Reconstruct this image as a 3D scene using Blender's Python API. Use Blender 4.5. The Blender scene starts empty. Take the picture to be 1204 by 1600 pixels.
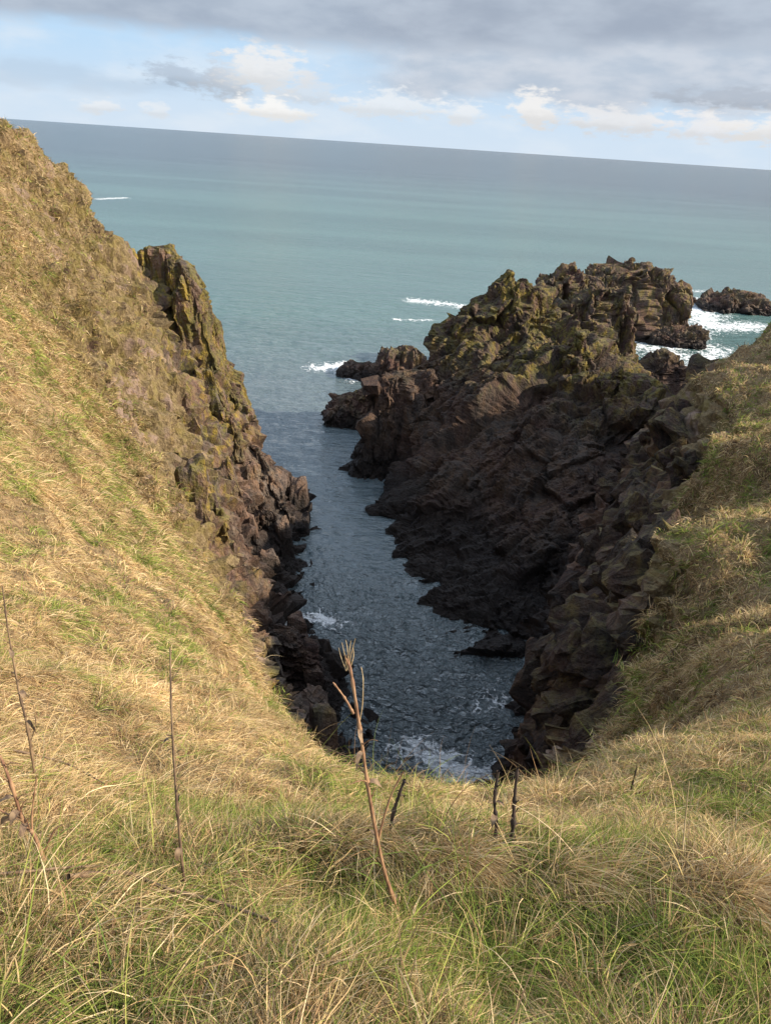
import bpy, math, numpy as np
from mathutils import Matrix

# ---------------------------------------------------------------- camera, sky, sun
SC = bpy.context.scene
H = 25.0
FPX = 1156.0                      # focal length in pixels of the 1204 x 1600 photograph
ROLL = math.atan2(81, 1204)
PITCH = math.radians(26.414)
_c, _s = math.cos(ROLL), math.sin(ROLL)
_f = np.array([0, math.cos(PITCH), -math.sin(PITCH)])
_r = np.array([1.0, 0, 0])
_u = np.array([0, math.sin(PITCH), math.cos(PITCH)])
cam_r = _r * _c + _u * _s
cam_u = -_r * _s + _u * _c
cd = bpy.data.cameras.new("camera")
cam = bpy.data.objects.new("camera", cd)
SC.collection.objects.link(cam)
m = np.eye(4)
m[:3, 0], m[:3, 1], m[:3, 2], m[:3, 3] = cam_r, cam_u, -_f, (0, 0, H)
cam.matrix_world = Matrix(m.tolist())
cd.sensor_fit = 'VERTICAL'
cd.angle = 2 * math.atan(800 / FPX)
cd.clip_start = 0.05
cd.clip_end = 100000
SC.camera = cam

SUN_AZ, SUN_EL = math.radians(97), math.radians(28)     # azimuth clockwise from +Y
sd = np.array([math.sin(SUN_AZ) * math.cos(SUN_EL), math.cos(SUN_AZ) * math.cos(SUN_EL), math.sin(SUN_EL)])
sl = bpy.data.lights.new("sun", 'SUN')
sl.energy = 5.0
sl.angle = math.radians(0.6)
sl.color = (1.0, 0.87, 0.69)
sun = bpy.data.objects.new("sun", sl)
SC.collection.objects.link(sun)
from mathutils import Vector
sun.rotation_euler = Vector(sd.tolist()).to_track_quat('Z', 'Y').to_euler()

SC.view_settings.view_transform = 'Standard'
SC.view_settings.look = 'None'
SC.view_settings.exposure = 0.7
SC.view_settings.gamma = 1.0


class NT:
    """small helper to write node trees"""
    def __init__(s, tree):
        s.t = tree
        tree.nodes.clear()

    def n(s, typ, **kw):
        nd = s.t.nodes.new(typ)
        for k, v in kw.items():
            setattr(nd, k, v)
        return nd

    def put(s, sock, v):
        if v is None:
            return
        if hasattr(v, 'is_output') or isinstance(v, bpy.types.NodeSocket):
            s.t.links.new(v, sock)
        else:
            sock.default_value = v

    def math(s, op, a, b=None, c=None, clamp=False):
        nd = s.n('ShaderNodeMath', operation=op, use_clamp=clamp)
        for i, v in enumerate((a, b, c)):
            s.put(nd.inputs[i], v)
        return nd.outputs[0]

    def mix(s, f, a, b, mode='MIX'):
        nd = s.n('ShaderNodeMix', data_type='RGBA', blend_type=mode)
        s.put(nd.inputs[0], f)
        s.put(nd.inputs[6], a if not isinstance(a, tuple) else (*a, 1))
        s.put(nd.inputs[7], b if not isinstance(b, tuple) else (*b, 1))
        return nd.outputs[2]

    def noise(s, vec, scale, detail=4, rough=0.55, dist=0.0, out=0):
        nd = s.n('ShaderNodeTexNoise')
        s.put(nd.inputs['Vector'], vec)
        nd.inputs['Scale'].default_value = scale
        nd.inputs['Detail'].default_value = detail
        nd.inputs['Roughness'].default_value = rough
        nd.inputs['Distortion'].default_value = dist
        return nd.outputs[out]

    def ramp(s, v, a, b, lo=0.0, hi=1.0):
        nd = s.n('ShaderNodeMapRange', interpolation_type='SMOOTHSTEP')
        s.put(nd.inputs[0], v)
        for i, q in enumerate((a, b, lo, hi)):
            s.put(nd.inputs[i + 1], q)
        return nd.outputs[0]

    def scale(s, vec, sc):
        nd = s.n('ShaderNodeMapping')
        s.put(nd.inputs[0], vec)
        nd.inputs['Scale'].default_value = sc
        return nd.outputs[0]

    def bump(s, h, strength, dist, normal=None):
        nd = s.n('ShaderNodeBump')
        nd.inputs['Strength'].default_value = strength
        nd.inputs['Distance'].default_value = dist
        s.put(nd.inputs['Height'], h)
        s.put(nd.inputs['Normal'], normal)
        return nd.outputs[0]

    def attr(s, name):
        return s.n('ShaderNodeAttribute', attribute_name=name)


world = bpy.data.worlds.new("World")
SC.world = world
world.use_nodes = True
w = NT(world.node_tree)
sky = w.n('ShaderNodeTexSky', sky_type='NISHITA')
sky.sun_disc = False
sky.sun_elevation = SUN_EL
sky.sun_rotation = SUN_AZ
sky.air_density = 1.0
sky.dust_density = 0.6
sky.ozone_density = 1.5
gen = w.n('ShaderNodeTexCoord').outputs['Generated']
sep = w.n('ShaderNodeSeparateXYZ')
w.put(sep.inputs[0], gen)
el = w.math('MULTIPLY', w.math('ARCSINE', sep.outputs[2]), 57.29578)                 # degrees
az = w.math('MULTIPLY', w.math('ARCTAN2', sep.outputs[0], sep.outputs[1]), 57.29578)
cmb = w.n('ShaderNodeCombineXYZ')
w.put(cmb.inputs[0], w.math('MULTIPLY', az, 0.1))
w.put(cmb.inputs[1], w.math('MULTIPLY', el, 0.28))
ang = cmb.outputs[0]
n_big = w.noise(ang, 0.9, 5, 0.55)
n_mid = w.noise(ang, 1.7, 5, 0.52)
n_fine = w.noise(ang, 8.0, 9, 0.60)
n_soft = w.noise(ang, 3.2, 5, 0.5)
SKY_K = 10.0 / 2 ** 0.7     # cloud colours are given as seen, the background runs at 0.1


def lit(c):
    return tuple(SKY_K * v for v in c)


clear = w.mix(w.ramp(el, 0.0, 6.0), lit((0.66, 0.78, 0.91)), lit((0.52, 0.73, 0.95)))
clear = w.mix(w.ramp(el, 12.0, 45.0), clear, sky.outputs[0])
# thin veil over the blue
veil = w.math('MULTIPLY', w.ramp(n_mid, 0.42, 0.7), 0.55)
col = w.mix(veil, clear, lit((0.78, 0.85, 0.92)))
# pale second deck on the right (1.5 to 6 degrees)
e2 = w.math('ADD', el, w.math('MULTIPLY', w.math('SUBTRACT', n_mid, 0.5), 3.0))
d2 = w.math('MULTIPLY', w.ramp(e2, 2.3, 3.6), w.ramp(w.math('ADD', az, w.math('MULTIPLY', w.math('SUBTRACT', n_big, 0.5), 14.0)), -7.0, 0.5))
d2c = w.mix(w.ramp(n_soft, 0.32, 0.70), lit((0.49, 0.56, 0.66)), lit((0.64, 0.68, 0.75)))
col = w.mix(w.math('MULTIPLY', d2, 0.9), col, d2c)
# grey streaks low on the left
st = w.math('MULTIPLY', w.ramp(w.math('ABSOLUTE', w.math('SUBTRACT', e2, 2.5)), 0.9, 0.1), w.ramp(az, -9.0, -14.0))
col = w.mix(w.math('MULTIPLY', st, 0.5), col, lit((0.48, 0.60, 0.74)))


def puff(a0, e0, ra, re, amt, c):
    global col
    da = w.math('DIVIDE', w.math('SUBTRACT', az, a0), ra)
    de = w.math('DIVIDE', w.math('SUBTRACT', el, e0), re)
    de = w.math('MULTIPLY', de, w.math('ADD', 1.0, w.math('MULTIPLY', w.math('LESS_THAN', de, 0.0), 0.7)))
    d = w.math('SQRT', w.math('ADD', w.math('MULTIPLY', da, da), w.math('MULTIPLY', de, de)))
    d = w.math('ADD', d, w.math('ADD', w.math('MULTIPLY', w.math('SUBTRACT', n_fine, 0.5), 3.7), w.math('MULTIPLY', w.math('SUBTRACT', n_soft, 0.5), 2.0)))
    body = w.mix(w.ramp(w.math('ADD', de, w.math('MULTIPLY', n_fine, 1.2)), 0.0, 1.0), lit(tuple(0.84 * q for q in c)), lit(c))
    col = w.mix(w.math('MULTIPLY', w.ramp(d, 1.45, 0.52), amt), col, body)


puff(-15.0, 3.1, 2.4, 0.7, 0.7, (0.45, 0.53, 0.64))
puff(-12.4, 2.9, 1.8, 1.3, 0.8, (0.56, 0.62, 0.70))
puff(-9.9, 3.6, 2.5, 1.5, 0.97, (0.84, 0.86, 0.88))
puff(-7.6, 2.6, 2.2, 1.2, 0.6, (0.74, 0.78, 0.83))
puff(-9.4, 1.5, 2.2, 0.75, 1.0, (0.94, 0.94, 0.93))
puff(-20.5, 1.0, 1.2, 0.5, 0.7, (0.86, 0.88, 0.90))
puff(-17.0, 1.0, 0.8, 0.5, 0.6, (0.86, 0.88, 0.90))
puff(-1.6, 2.2, 3.0, 0.9, 0.75, (0.86, 0.89, 0.92))
puff(3.6, 2.1, 1.2, 0.8, 0.75, (0.88, 0.90, 0.92))
puff(8.2, 2.4, 1.5, 1.1, 0.95, (0.90, 0.89, 0.88))
puff(13.5, 2.1, 3.2, 0.9, 0.85, (0.84, 0.84, 0.85))
puff(19.2, 2.0, 2.4, 0.9, 0.8, (0.87, 0.86, 0.87))
puff(24.5, 2.2, 4.2, 1.1, 0.9, (0.90, 0.89, 0.88))
puff(22.5, 3.7, 5.0, 0.7, 0.7, (0.46, 0.51, 0.59))
# the big grey deck above
e1 = w.math('ADD', el, w.math('MULTIPLY', w.math('SUBTRACT', n_mid, 0.5), 2.2))
e1 = w.math('SUBTRACT', e1, w.math('MULTIPLY', w.ramp(az, -6.0, 26.0), 1.2))
d1 = w.math('MULTIPLY', w.ramp(e1, 5.0, 6.2), w.ramp(el, 75.0, 30.0))
d1 = w.math('MULTIPLY', d1, w.ramp(w.math('ADD', n_big, w.math('MULTIPLY', w.ramp(el, 25.0, 8.0), 0.5)), 0.42, 0.6))
d1c = w.mix(w.ramp(n_mid, 0.30, 0.72), lit((0.36, 0.42, 0.52)), lit((0.50, 0.57, 0.67)))
col = w.mix(w.math('MULTIPLY', d1, 0.93), col, d1c)
# sky overhead, out of view, brightened to add fill light
vm = w.n('ShaderNodeVectorMath', operation='SCALE')
w.put(vm.inputs[0], col)
w.put(vm.inputs['Scale'], w.ramp(el, 11.0, 34.0, 1.0, 2.0))
bg = w.n('ShaderNodeBackground')
w.put(bg.inputs[0], vm.outputs[0])
bg.inputs[1].default_value = 0.1
wo = w.n('ShaderNodeOutputWorld')
w.t.links.new(bg.outputs[0], wo.inputs[0])

# ---------------------------------------------------------------- numbers and noise
rng = np.random.default_rng(7)


def ray(x, y):
    a, b = x - 602.0, y - 800.0
    return _f * FPX + cam_r * a - cam_u * b


def P(x, y, Y):
    """point of the place at distance Y ahead of the viewer"""
    d = ray(x, y)
    return np.array([0, 0, H]) + d * (Y / d[1])


def Q(x, y, z=0.0):
    d = ray(x, y)
    return np.array([0, 0, H]) + d * ((z - H) / d[2])


def hsh(ix, iy, iz, seed):
    with np.errstate(over='ignore'):
        h = (ix.astype(np.int64) * 374761393 + iy.astype(np.int64) * 668265263 + iz.astype(np.int64) * 2147483647 + seed * 974711) & 0xffffffff
        h = ((h ^ (h >> 13)) * 1274126177) & 0xffffffff
        h = ((h ^ (h >> 16)) * 2246822519) & 0xffffffff
        h = h ^ (h >> 15)
    return h


def h01(ix, iy, iz, seed):
    return (hsh(ix, iy, iz, seed) & 0xffffff) / float(0x1000000)


def vnoise(p, seed=0):
    """smooth value noise, p (N,3) -> -1..1"""
    i = np.floor(p).astype(np.int64)
    f = p - i
    f = f * f * f * (f * (f * 6 - 15) + 10)
    r = 0
    for dx in (0, 1):
        wx = f[:, 0] if dx else 1 - f[:, 0]
        for dy in (0, 1):
            wy = f[:, 1] if dy else 1 - f[:, 1]
            for dz in (0, 1):
                wz = f[:, 2] if dz else 1 - f[:, 2]
                r = r + wx * wy * wz * h01(i[:, 0] + dx, i[:, 1] + dy, i[:, 2] + dz, seed)
    return r * 2 - 1


def fbm(p, octv=4, seed=0, gain=0.5, lac=2.03):
    a, r, t = 1.0, 0, 0
    for k in range(octv):
        r = r + a * vnoise(p, seed + 17 * k)
        t += a
        a *= gain
        p = p * lac + 3.7
    return r / t


def voro(p, seed=0):
    """jittered cells: random triple of the nearest cell, offset to its centre, F2-F1"""
    n = len(p)
    i = np.floor(p).astype(np.int64)
    f = p - i
    d1 = np.full(n, 9.0)
    d2 = np.full(n, 9.0)
    off = np.zeros((n, 3))
    cid = np.zeros((n, 3), np.int64)
    for dx in (-1, 0, 1):
        for dy in (-1, 0, 1):
            for dz in (-1, 0, 1):
                a, b, c = i[:, 0] + dx, i[:, 1] + dy, i[:, 2] + dz
                q = np.stack([dx + h01(a, b, c, seed), dy + h01(a, b, c, seed + 1), dz + h01(a, b, c, seed + 2)], 1) - f
                qa = np.abs(q)
                d = (qa.max(1) + 0.22 * qa.sum(1)) ** 2
                nw = d < d1
                d2 = np.where(nw, d1, np.minimum(d2, d))
                d1 = np.where(nw, d, d1)
                off[nw] = -q[nw]
                cid[nw] = np.stack([a, b, c], 1)[nw]
    rnd = np.stack([h01(cid[:, 0], cid[:, 1], cid[:, 2], seed + k) for k in (11, 12, 13)], 1)
    return rnd, off, np.sqrt(d2) - np.sqrt(d1)


def rot(ax, ay, az_):
    return np.array((Matrix.Rotation(az_, 3, 'Z') @ Matrix.Rotation(ay, 3, 'Y') @ Matrix.Rotation(ax, 3, 'X')))


def blocks(p, nrm, size, amp, seed, R=None, tilt=1.3, crack=0.35):
    """jointed rock: every block is pushed out or in and tipped; gaps between blocks"""
    q = p if R is None else p @ R.T
    q = q / np.array(size)
    q = q + 0.06 * np.stack([vnoise(q * 1.7, seed + 5), vnoise(q * 1.7, seed + 6), vnoise(q * 1.7, seed + 7)], 1)
    r, off, gap = voro(q, seed)
    s = (r[:, 0] - 0.5) * 1.3 + tilt * (off * (r - 0.5) * 2).sum(1)
    w = np.clip(gap / 0.11, 0, 1) ** 0.5          # both sides of a joint run down into the same cleft
    s = s * w - crack * (1 - w)
    return nrm * (amp * s)[:, None]


def rbf(pts, vals):
    """linear-kernel interpolation through scattered points in 2-D"""
    pts = np.array(pts)
    vals = np.array(vals)
    n = len(pts)
    A = np.zeros((n + 3, n + 3))
    A[:n, :n] = np.sqrt(((pts[:, None] - pts[None]) ** 2).sum(-1) + 0.01)
    A[:n, n] = 1
    A[:n, n + 1:] = pts
    A[n:, :n] = A[:n, n:].T
    b = np.zeros((n + 3,) + vals.shape[1:])
    b[:n] = vals
    wt = np.linalg.solve(A, b)

    def ev(q):
        out = []
        for k in range(0, len(q), 100000):
            c = q[k:k + 100000]
            K = np.sqrt(((c[:, None] - pts[None]) ** 2).sum(-1) + 0.01)
            out.append(K @ wt[:n] + wt[n] + c @ wt[n + 1:])
        return np.concatenate(out)
    return ev


# ---------------------------------------------------------------- mesh helpers
def mesh_obj(name, v, f, mat, parent=None, smooth=False, attrs=None, colors=None):
    """v (N,3); f (M,4) or (M,3) int array, or a list of arrays"""
    fl = f if isinstance(f, list) else [f]
    me = bpy.data.meshes.new(name)
    v = np.ascontiguousarray(v, dtype=np.float32)
    me.vertices.add(len(v))
    me.vertices.foreach_set('co', v.ravel())
    idx = np.concatenate([a.ravel() for a in fl]).astype(np.int32)
    tot = np.concatenate([np.full(len(a), a.shape[1], np.int32) for a in fl])
    st = np.concatenate([[0], np.cumsum(tot)[:-1]]).astype(np.int32)
    me.loops.add(len(idx))
    me.loops.foreach_set('vertex_index', idx)
    me.polygons.add(len(tot))
    me.polygons.foreach_set('loop_start', st)
    me.polygons.foreach_set('loop_total', tot)
    me.polygons.foreach_set('use_smooth', np.full(len(tot), smooth))
    me.update(calc_edges=True)
    for k, a in (attrs or {}).items():
        at = me.attributes.new(k, 'FLOAT', 'POINT')
        at.data.foreach_set('value', np.ascontiguousarray(a, dtype=np.float32))
    for k, a in (colors or {}).items():
        at = me.attributes.new(k, 'FLOAT_COLOR', 'POINT')
        c = np.ones((len(a), 4), np.float32)
        c[:, :3] = a
        at.data.foreach_set('color', c.ravel())
    me.materials.append(mat)
    o = bpy.data.objects.new(name, me)
    SC.collection.objects.link(o)
    if parent:
        o.parent = parent
    return o


def grid_faces(nu, nv, keep=None, wrap=False):
    i = np.arange(nu * nv).reshape(nu, nv)
    if wrap:
        i = np.concatenate([i, i[:, :1]], 1)
    f = np.stack([i[:-1, :-1], i[1:, :-1], i[1:, 1:], i[:-1, 1:]], -1).reshape(-1, 4)
    if keep is not None:
        f = f[keep[f].any(1)]
    return f


def compact(v, f, *arrs):
    used = np.zeros(len(v), bool)
    used[f.ravel()] = True
    mp = np.cumsum(used) - 1
    return (v[used], mp[f]) + tuple(a[used] for a in arrs)


def grid_normals(v, nu, nv):
    g = v.reshape(nu, nv, 3)
    a = np.gradient(g, axis=0)
    b = np.gradient(g, axis=1)
    n = np.cross(b, a)
    n /= np.linalg.norm(n, axis=-1, keepdims=True) + 1e-9
    return n.reshape(-1, 3)


def tag(o, label=None, cat=None, group=None, kind=None):
    if label:
        o['label'] = label
    if cat:
        o['category'] = cat
    if group:
        o['group'] = group
    if kind:
        o['kind'] = kind
    return o


def empty(name, loc=(0, 0, 0)):
    o = bpy.data.objects.new(name, None)
    o.location = loc
    SC.collection.objects.link(o)
    return o


_g6 = np.linspace(-1, 1, 7)
_A, _B = np.meshgrid(_g6, _g6, indexing='ij')
_one = np.ones(49)
HEX = np.concatenate([np.column_stack(c) for c in (
    (_A.ravel(), _B.ravel(), _one), (_B.ravel(), _A.ravel(), -_one), (_one, _A.ravel(), _B.ravel()),
    (-_one, _B.ravel(), _A.ravel()), (_B.ravel(), _one, _A.ravel()), (_A.ravel(), -_one, _B.ravel()))])
HEX = HEX / (np.abs(HEX) ** 9).sum(1, keepdims=True) ** (1 / 9)
HEXF = np.concatenate([grid_faces(7, 7) + 49 * k for k in range(6)])
_sg = np.array([(x, y, z) for x in (-1, 1) for y in (-1, 1) for z in (-1, 1)], float)


def hexes(C, half, R, g, jit=0.22, wear=0.10, seed=0):
    """a batch of broken angular blocks (centre, half size, turn): each has its own eight corners, worn edges and rough faces"""
    C, half, R = np.asarray(C), np.asarray(half), np.asarray(R)
    B = len(C)
    cor = _sg[None] * (1 + jit * g.normal(size=(B, 8, 3)).clip(-1.6, 1.2))
    wts = np.prod((1 + HEX[:, None, :] * _sg[None]) / 2, axis=2)          # (294, 8)
    loc = np.einsum('vk,bkc->bvc', wts, cor) * half[:, None, :]
    v = np.einsum('bij,bvj->bvi', R, loc) + C[:, None, :]
    sc = half.min(1)
    out = unit_(v - C[:, None, :])
    q = (v / sc.mean()).reshape(-1, 3)
    dsp = wear * (fbm(q * 0.9, 3, seed + 71) * 1.3 + 0.8 * fbm(q * 2.7, 3, seed + 72))
    v = v + out * (dsp.reshape(B, -1, 1) * sc[:, None, None])
    hexes.out = out.reshape(-1, 3)
    f = (HEXF[None] + (np.arange(B) * len(HEX))[:, None, None]).reshape(-1, 4)
    return v.reshape(-1, 3), f


def unit_(v):
    return v / (np.linalg.norm(v, axis=-1, keepdims=True) + 1e-9)


def rots(base, g, n, sd):
    return np.stack([base @ rot(*g.normal(0, sd, 3)) for _ in range(n)])


# ---------------------------------------------------------------- materials
def new_mat(name):
    mt = bpy.data.materials.new(name)
    mt.use_nodes = True
    return mt, NT(mt.node_tree)


def finish(t, shader):
    o = t.n('ShaderNodeOutputMaterial')
    t.t.links.new(shader, o.inputs[0])


def rock_nodes(t, pos, z, nz, dark=1.0, lichen=1.0, tide=2.6, moss=1.0, spread=0.0, red=1.0, line=None):
    """weathered red-brown jointed rock: colour, roughness, height for bump"""
    n1 = t.noise(pos, 0.33, 5, 0.6)
    n2 = t.noise(t.scale(pos, (1, 1, 0.35)), 1.3, 6, 0.65)
    n3 = t.noise(pos, 6.0, 5, 0.65)
    n4 = t.noise(t.scale(pos, (1, 1, 0.4)), 1.5, 7, 0.66, 0.4)
    mp = t.n('ShaderNodeMapping')
    t.put(mp.inputs[0], pos)
    mp.inputs['Rotation'].default_value = (0.5, -0.65, 0.2)
    mp.inputs['Scale'].default_value = (0.7, 5.0, 0.5)
    bed = t.noise(mp.outputs[0], 1.0, 5, 0.6, 0.3)
    d = dark
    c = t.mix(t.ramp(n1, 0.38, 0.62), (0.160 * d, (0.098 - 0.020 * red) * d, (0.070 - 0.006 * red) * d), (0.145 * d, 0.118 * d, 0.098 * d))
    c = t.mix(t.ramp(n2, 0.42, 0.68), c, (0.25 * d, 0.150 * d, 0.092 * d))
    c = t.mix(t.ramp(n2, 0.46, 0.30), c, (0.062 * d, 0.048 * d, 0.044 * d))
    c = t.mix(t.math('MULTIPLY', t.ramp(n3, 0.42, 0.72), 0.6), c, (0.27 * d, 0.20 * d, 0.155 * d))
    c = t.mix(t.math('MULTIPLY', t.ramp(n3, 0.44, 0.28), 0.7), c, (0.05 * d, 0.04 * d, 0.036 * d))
    hi = t.ramp(t.math('ADD', z, t.math('MULTIPLY', n1, 5.0)), (tide if line is None else line) + 2.2, (tide if line is None else line) + 6.5)
    li = t.math('MULTIPLY', t.math('MULTIPLY', t.ramp(n4, 0.46 - spread, 0.60 - spread), t.ramp(n3, 0.30, 0.55)), hi)
    lc = t.mix(t.ramp(n2, 0.45, 0.65), (0.155, 0.140, 0.030), (0.36, 0.26, 0.03))
    c = t.mix(t.math('MULTIPLY', li, t.math('MULTIPLY', lichen, 0.85)), c, lc)
    mo = t.math('MULTIPLY', t.math('MULTIPLY', t.ramp(nz, 0.62, 0.85), t.ramp(n4, 0.40, 0.55)), hi)
    mc = t.mix(n3, (0.12, 0.11, 0.035), (0.30, 0.23, 0.11))
    c = t.mix(t.math('MULTIPLY', mo, 0.9 * moss), c, mc)
    wet_shade = t.ramp(t.math('ADD', z, t.math('MULTIPLY', n2, -2.6)), tide * 0.5 - 0.2, tide * 0.15 - 0.9)  # wet tidal dark; set higher where cliff-foot shade is painted into the colour
    c = t.mix(t.math('MULTIPLY', wet_shade, 0.9), c, (0.022, 0.018, 0.016))
    rgh = t.math('SUBTRACT', 0.88, t.math('MULTIPLY', wet_shade, 0.4))
    c = t.mix(t.math('MULTIPLY', t.ramp(bed, 0.47, 0.36), 0.6), c, (0.045 * d, 0.036 * d, 0.033 * d))
    hgt = t.math('ADD', t.math('MULTIPLY', n3, 1.2), t.math('MULTIPLY', bed, 1.6))
    hgt = t.math('ADD', hgt, t.math('MULTIPLY', t.noise(pos, 3.0, 5, 0.65), 1.0))
    hgt = t.math('ADD', t.math('MULTIPLY', hgt, 1.0), t.math('MULTIPLY', t.noise(t.scale(pos, (1, 1, 0.4)), 14.0, 4, 0.6), 0.6))
    return c, rgh, hgt


def rock_mat(name, **kw):
    mt, t = new_mat(name)
    g = t.n('ShaderNodeNewGeometry')
    sp = t.n('ShaderNodeSeparateXYZ')
    t.put(sp.inputs[0], g.outputs['Position'])
    sn = t.n('ShaderNodeSeparateXYZ')
    t.put(sn.inputs[0], g.outputs['Normal'])
    c, r, h = rock_nodes(t, g.outputs['Position'], sp.outputs[2], sn.outputs[2], **kw)
    b = t.n('ShaderNodeBsdfPrincipled')
    t.put(b.inputs['Base Color'], c)
    t.put(b.inputs['Roughness'], r)
    b.inputs['Specular IOR Level'].default_value = 0.3
    t.put(b.inputs['Normal'], t.bump(h, 1.0, 0.16))
    finish(t, b.outputs[0])
    return mt


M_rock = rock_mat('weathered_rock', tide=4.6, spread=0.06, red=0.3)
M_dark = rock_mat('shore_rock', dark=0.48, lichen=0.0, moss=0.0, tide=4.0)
M_head = rock_mat('headland_rock', dark=0.52, lichen=0.95, tide=6.0, red=0.5, spread=0.03, line=8.0, moss=0.7)
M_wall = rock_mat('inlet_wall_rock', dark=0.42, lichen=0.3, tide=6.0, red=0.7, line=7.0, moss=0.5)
M_low = rock_mat('low_rock', dark=0.8, lichen=0.7, tide=0.9)


def hill_mat():
    mt, t = new_mat('hillside_turf_and_rock')
    g = t.n('ShaderNodeNewGeometry')
    pos = g.outputs['Position']
    sp = t.n('ShaderNodeSeparateXYZ')
    t.put(sp.inputs[0], pos)
    sn = t.n('ShaderNodeSeparateXYZ')
    t.put(sn.inputs[0], g.outputs['Normal'])
    c, r, h = rock_nodes(t, pos, sp.outputs[2], sn.outputs[2], dark=0.80, tide=7.5, lichen=t.ramp(sp.outputs[0], 3.0, -3.0, 0.2, 0.95), red=0.4, spread=0.02, line=4.6, moss=0.7)  # raised wet line also paints shade onto the foot of the left cliff
    a = t.noise(pos, 1.1, 6, 0.65)
    b_ = t.noise(pos, 7.0, 5, 0.7)
    tf = t.mix(t.ramp(b_, 0.3, 0.7), (0.13, 0.085, 0.045), (0.34, 0.24, 0.125))
    tf = t.mix(t.math('MULTIPLY', t.ramp(a, 0.52, 0.66), 0.7), tf, (0.10, 0.105, 0.035))
    rb = t.mix(t.ramp(b_, 0.35, 0.7), (0.13, 0.092, 0.05), (0.28, 0.21, 0.11))
    rb = t.mix(t.math('MULTIPLY', t.ramp(a, 0.45, 0.62), 0.8), rb, (0.19, 0.15, 0.05))
    soil = t.ramp(t.noise(t.scale(pos, (1, 1, 1.6)), 0.75, 5, 0.6, 0.5), 0.58, 0.66)
    rb = t.mix(t.math('MULTIPLY', soil, 0.85), rb, (0.075, 0.045, 0.034))
    st = t.ramp(t.noise(t.scale(pos, (1, 1, 0.6)), 0.55, 4, 0.6), 0.55, 0.63)
    rb = t.mix(t.math('MULTIPLY', st, 0.8), rb, (0.27, 0.19, 0.15))
    rk = t.attr('rock').outputs['Fac']
    rkn = t.math('ADD', rk, t.math('MULTIPLY', t.math('SUBTRACT', a, 0.5), 0.5))
    c0 = t.mix(t.ramp(rkn, 0.2, 0.4), tf, rb)
    c0 = t.mix(t.ramp(rkn, 0.52, 0.68), c0, c)
    bs = t.n('ShaderNodeBsdfPrincipled')
    t.put(bs.inputs['Base Color'], c0)
    t.put(bs.inputs['Roughness'], r)
    bs.inputs['Specular IOR Level'].default_value = 0.2
    t.put(bs.inputs['Normal'], t.bump(t.math('ADD', h, b_), 0.8, 0.08))
    finish(t, bs.outputs[0])
    return mt


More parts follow.
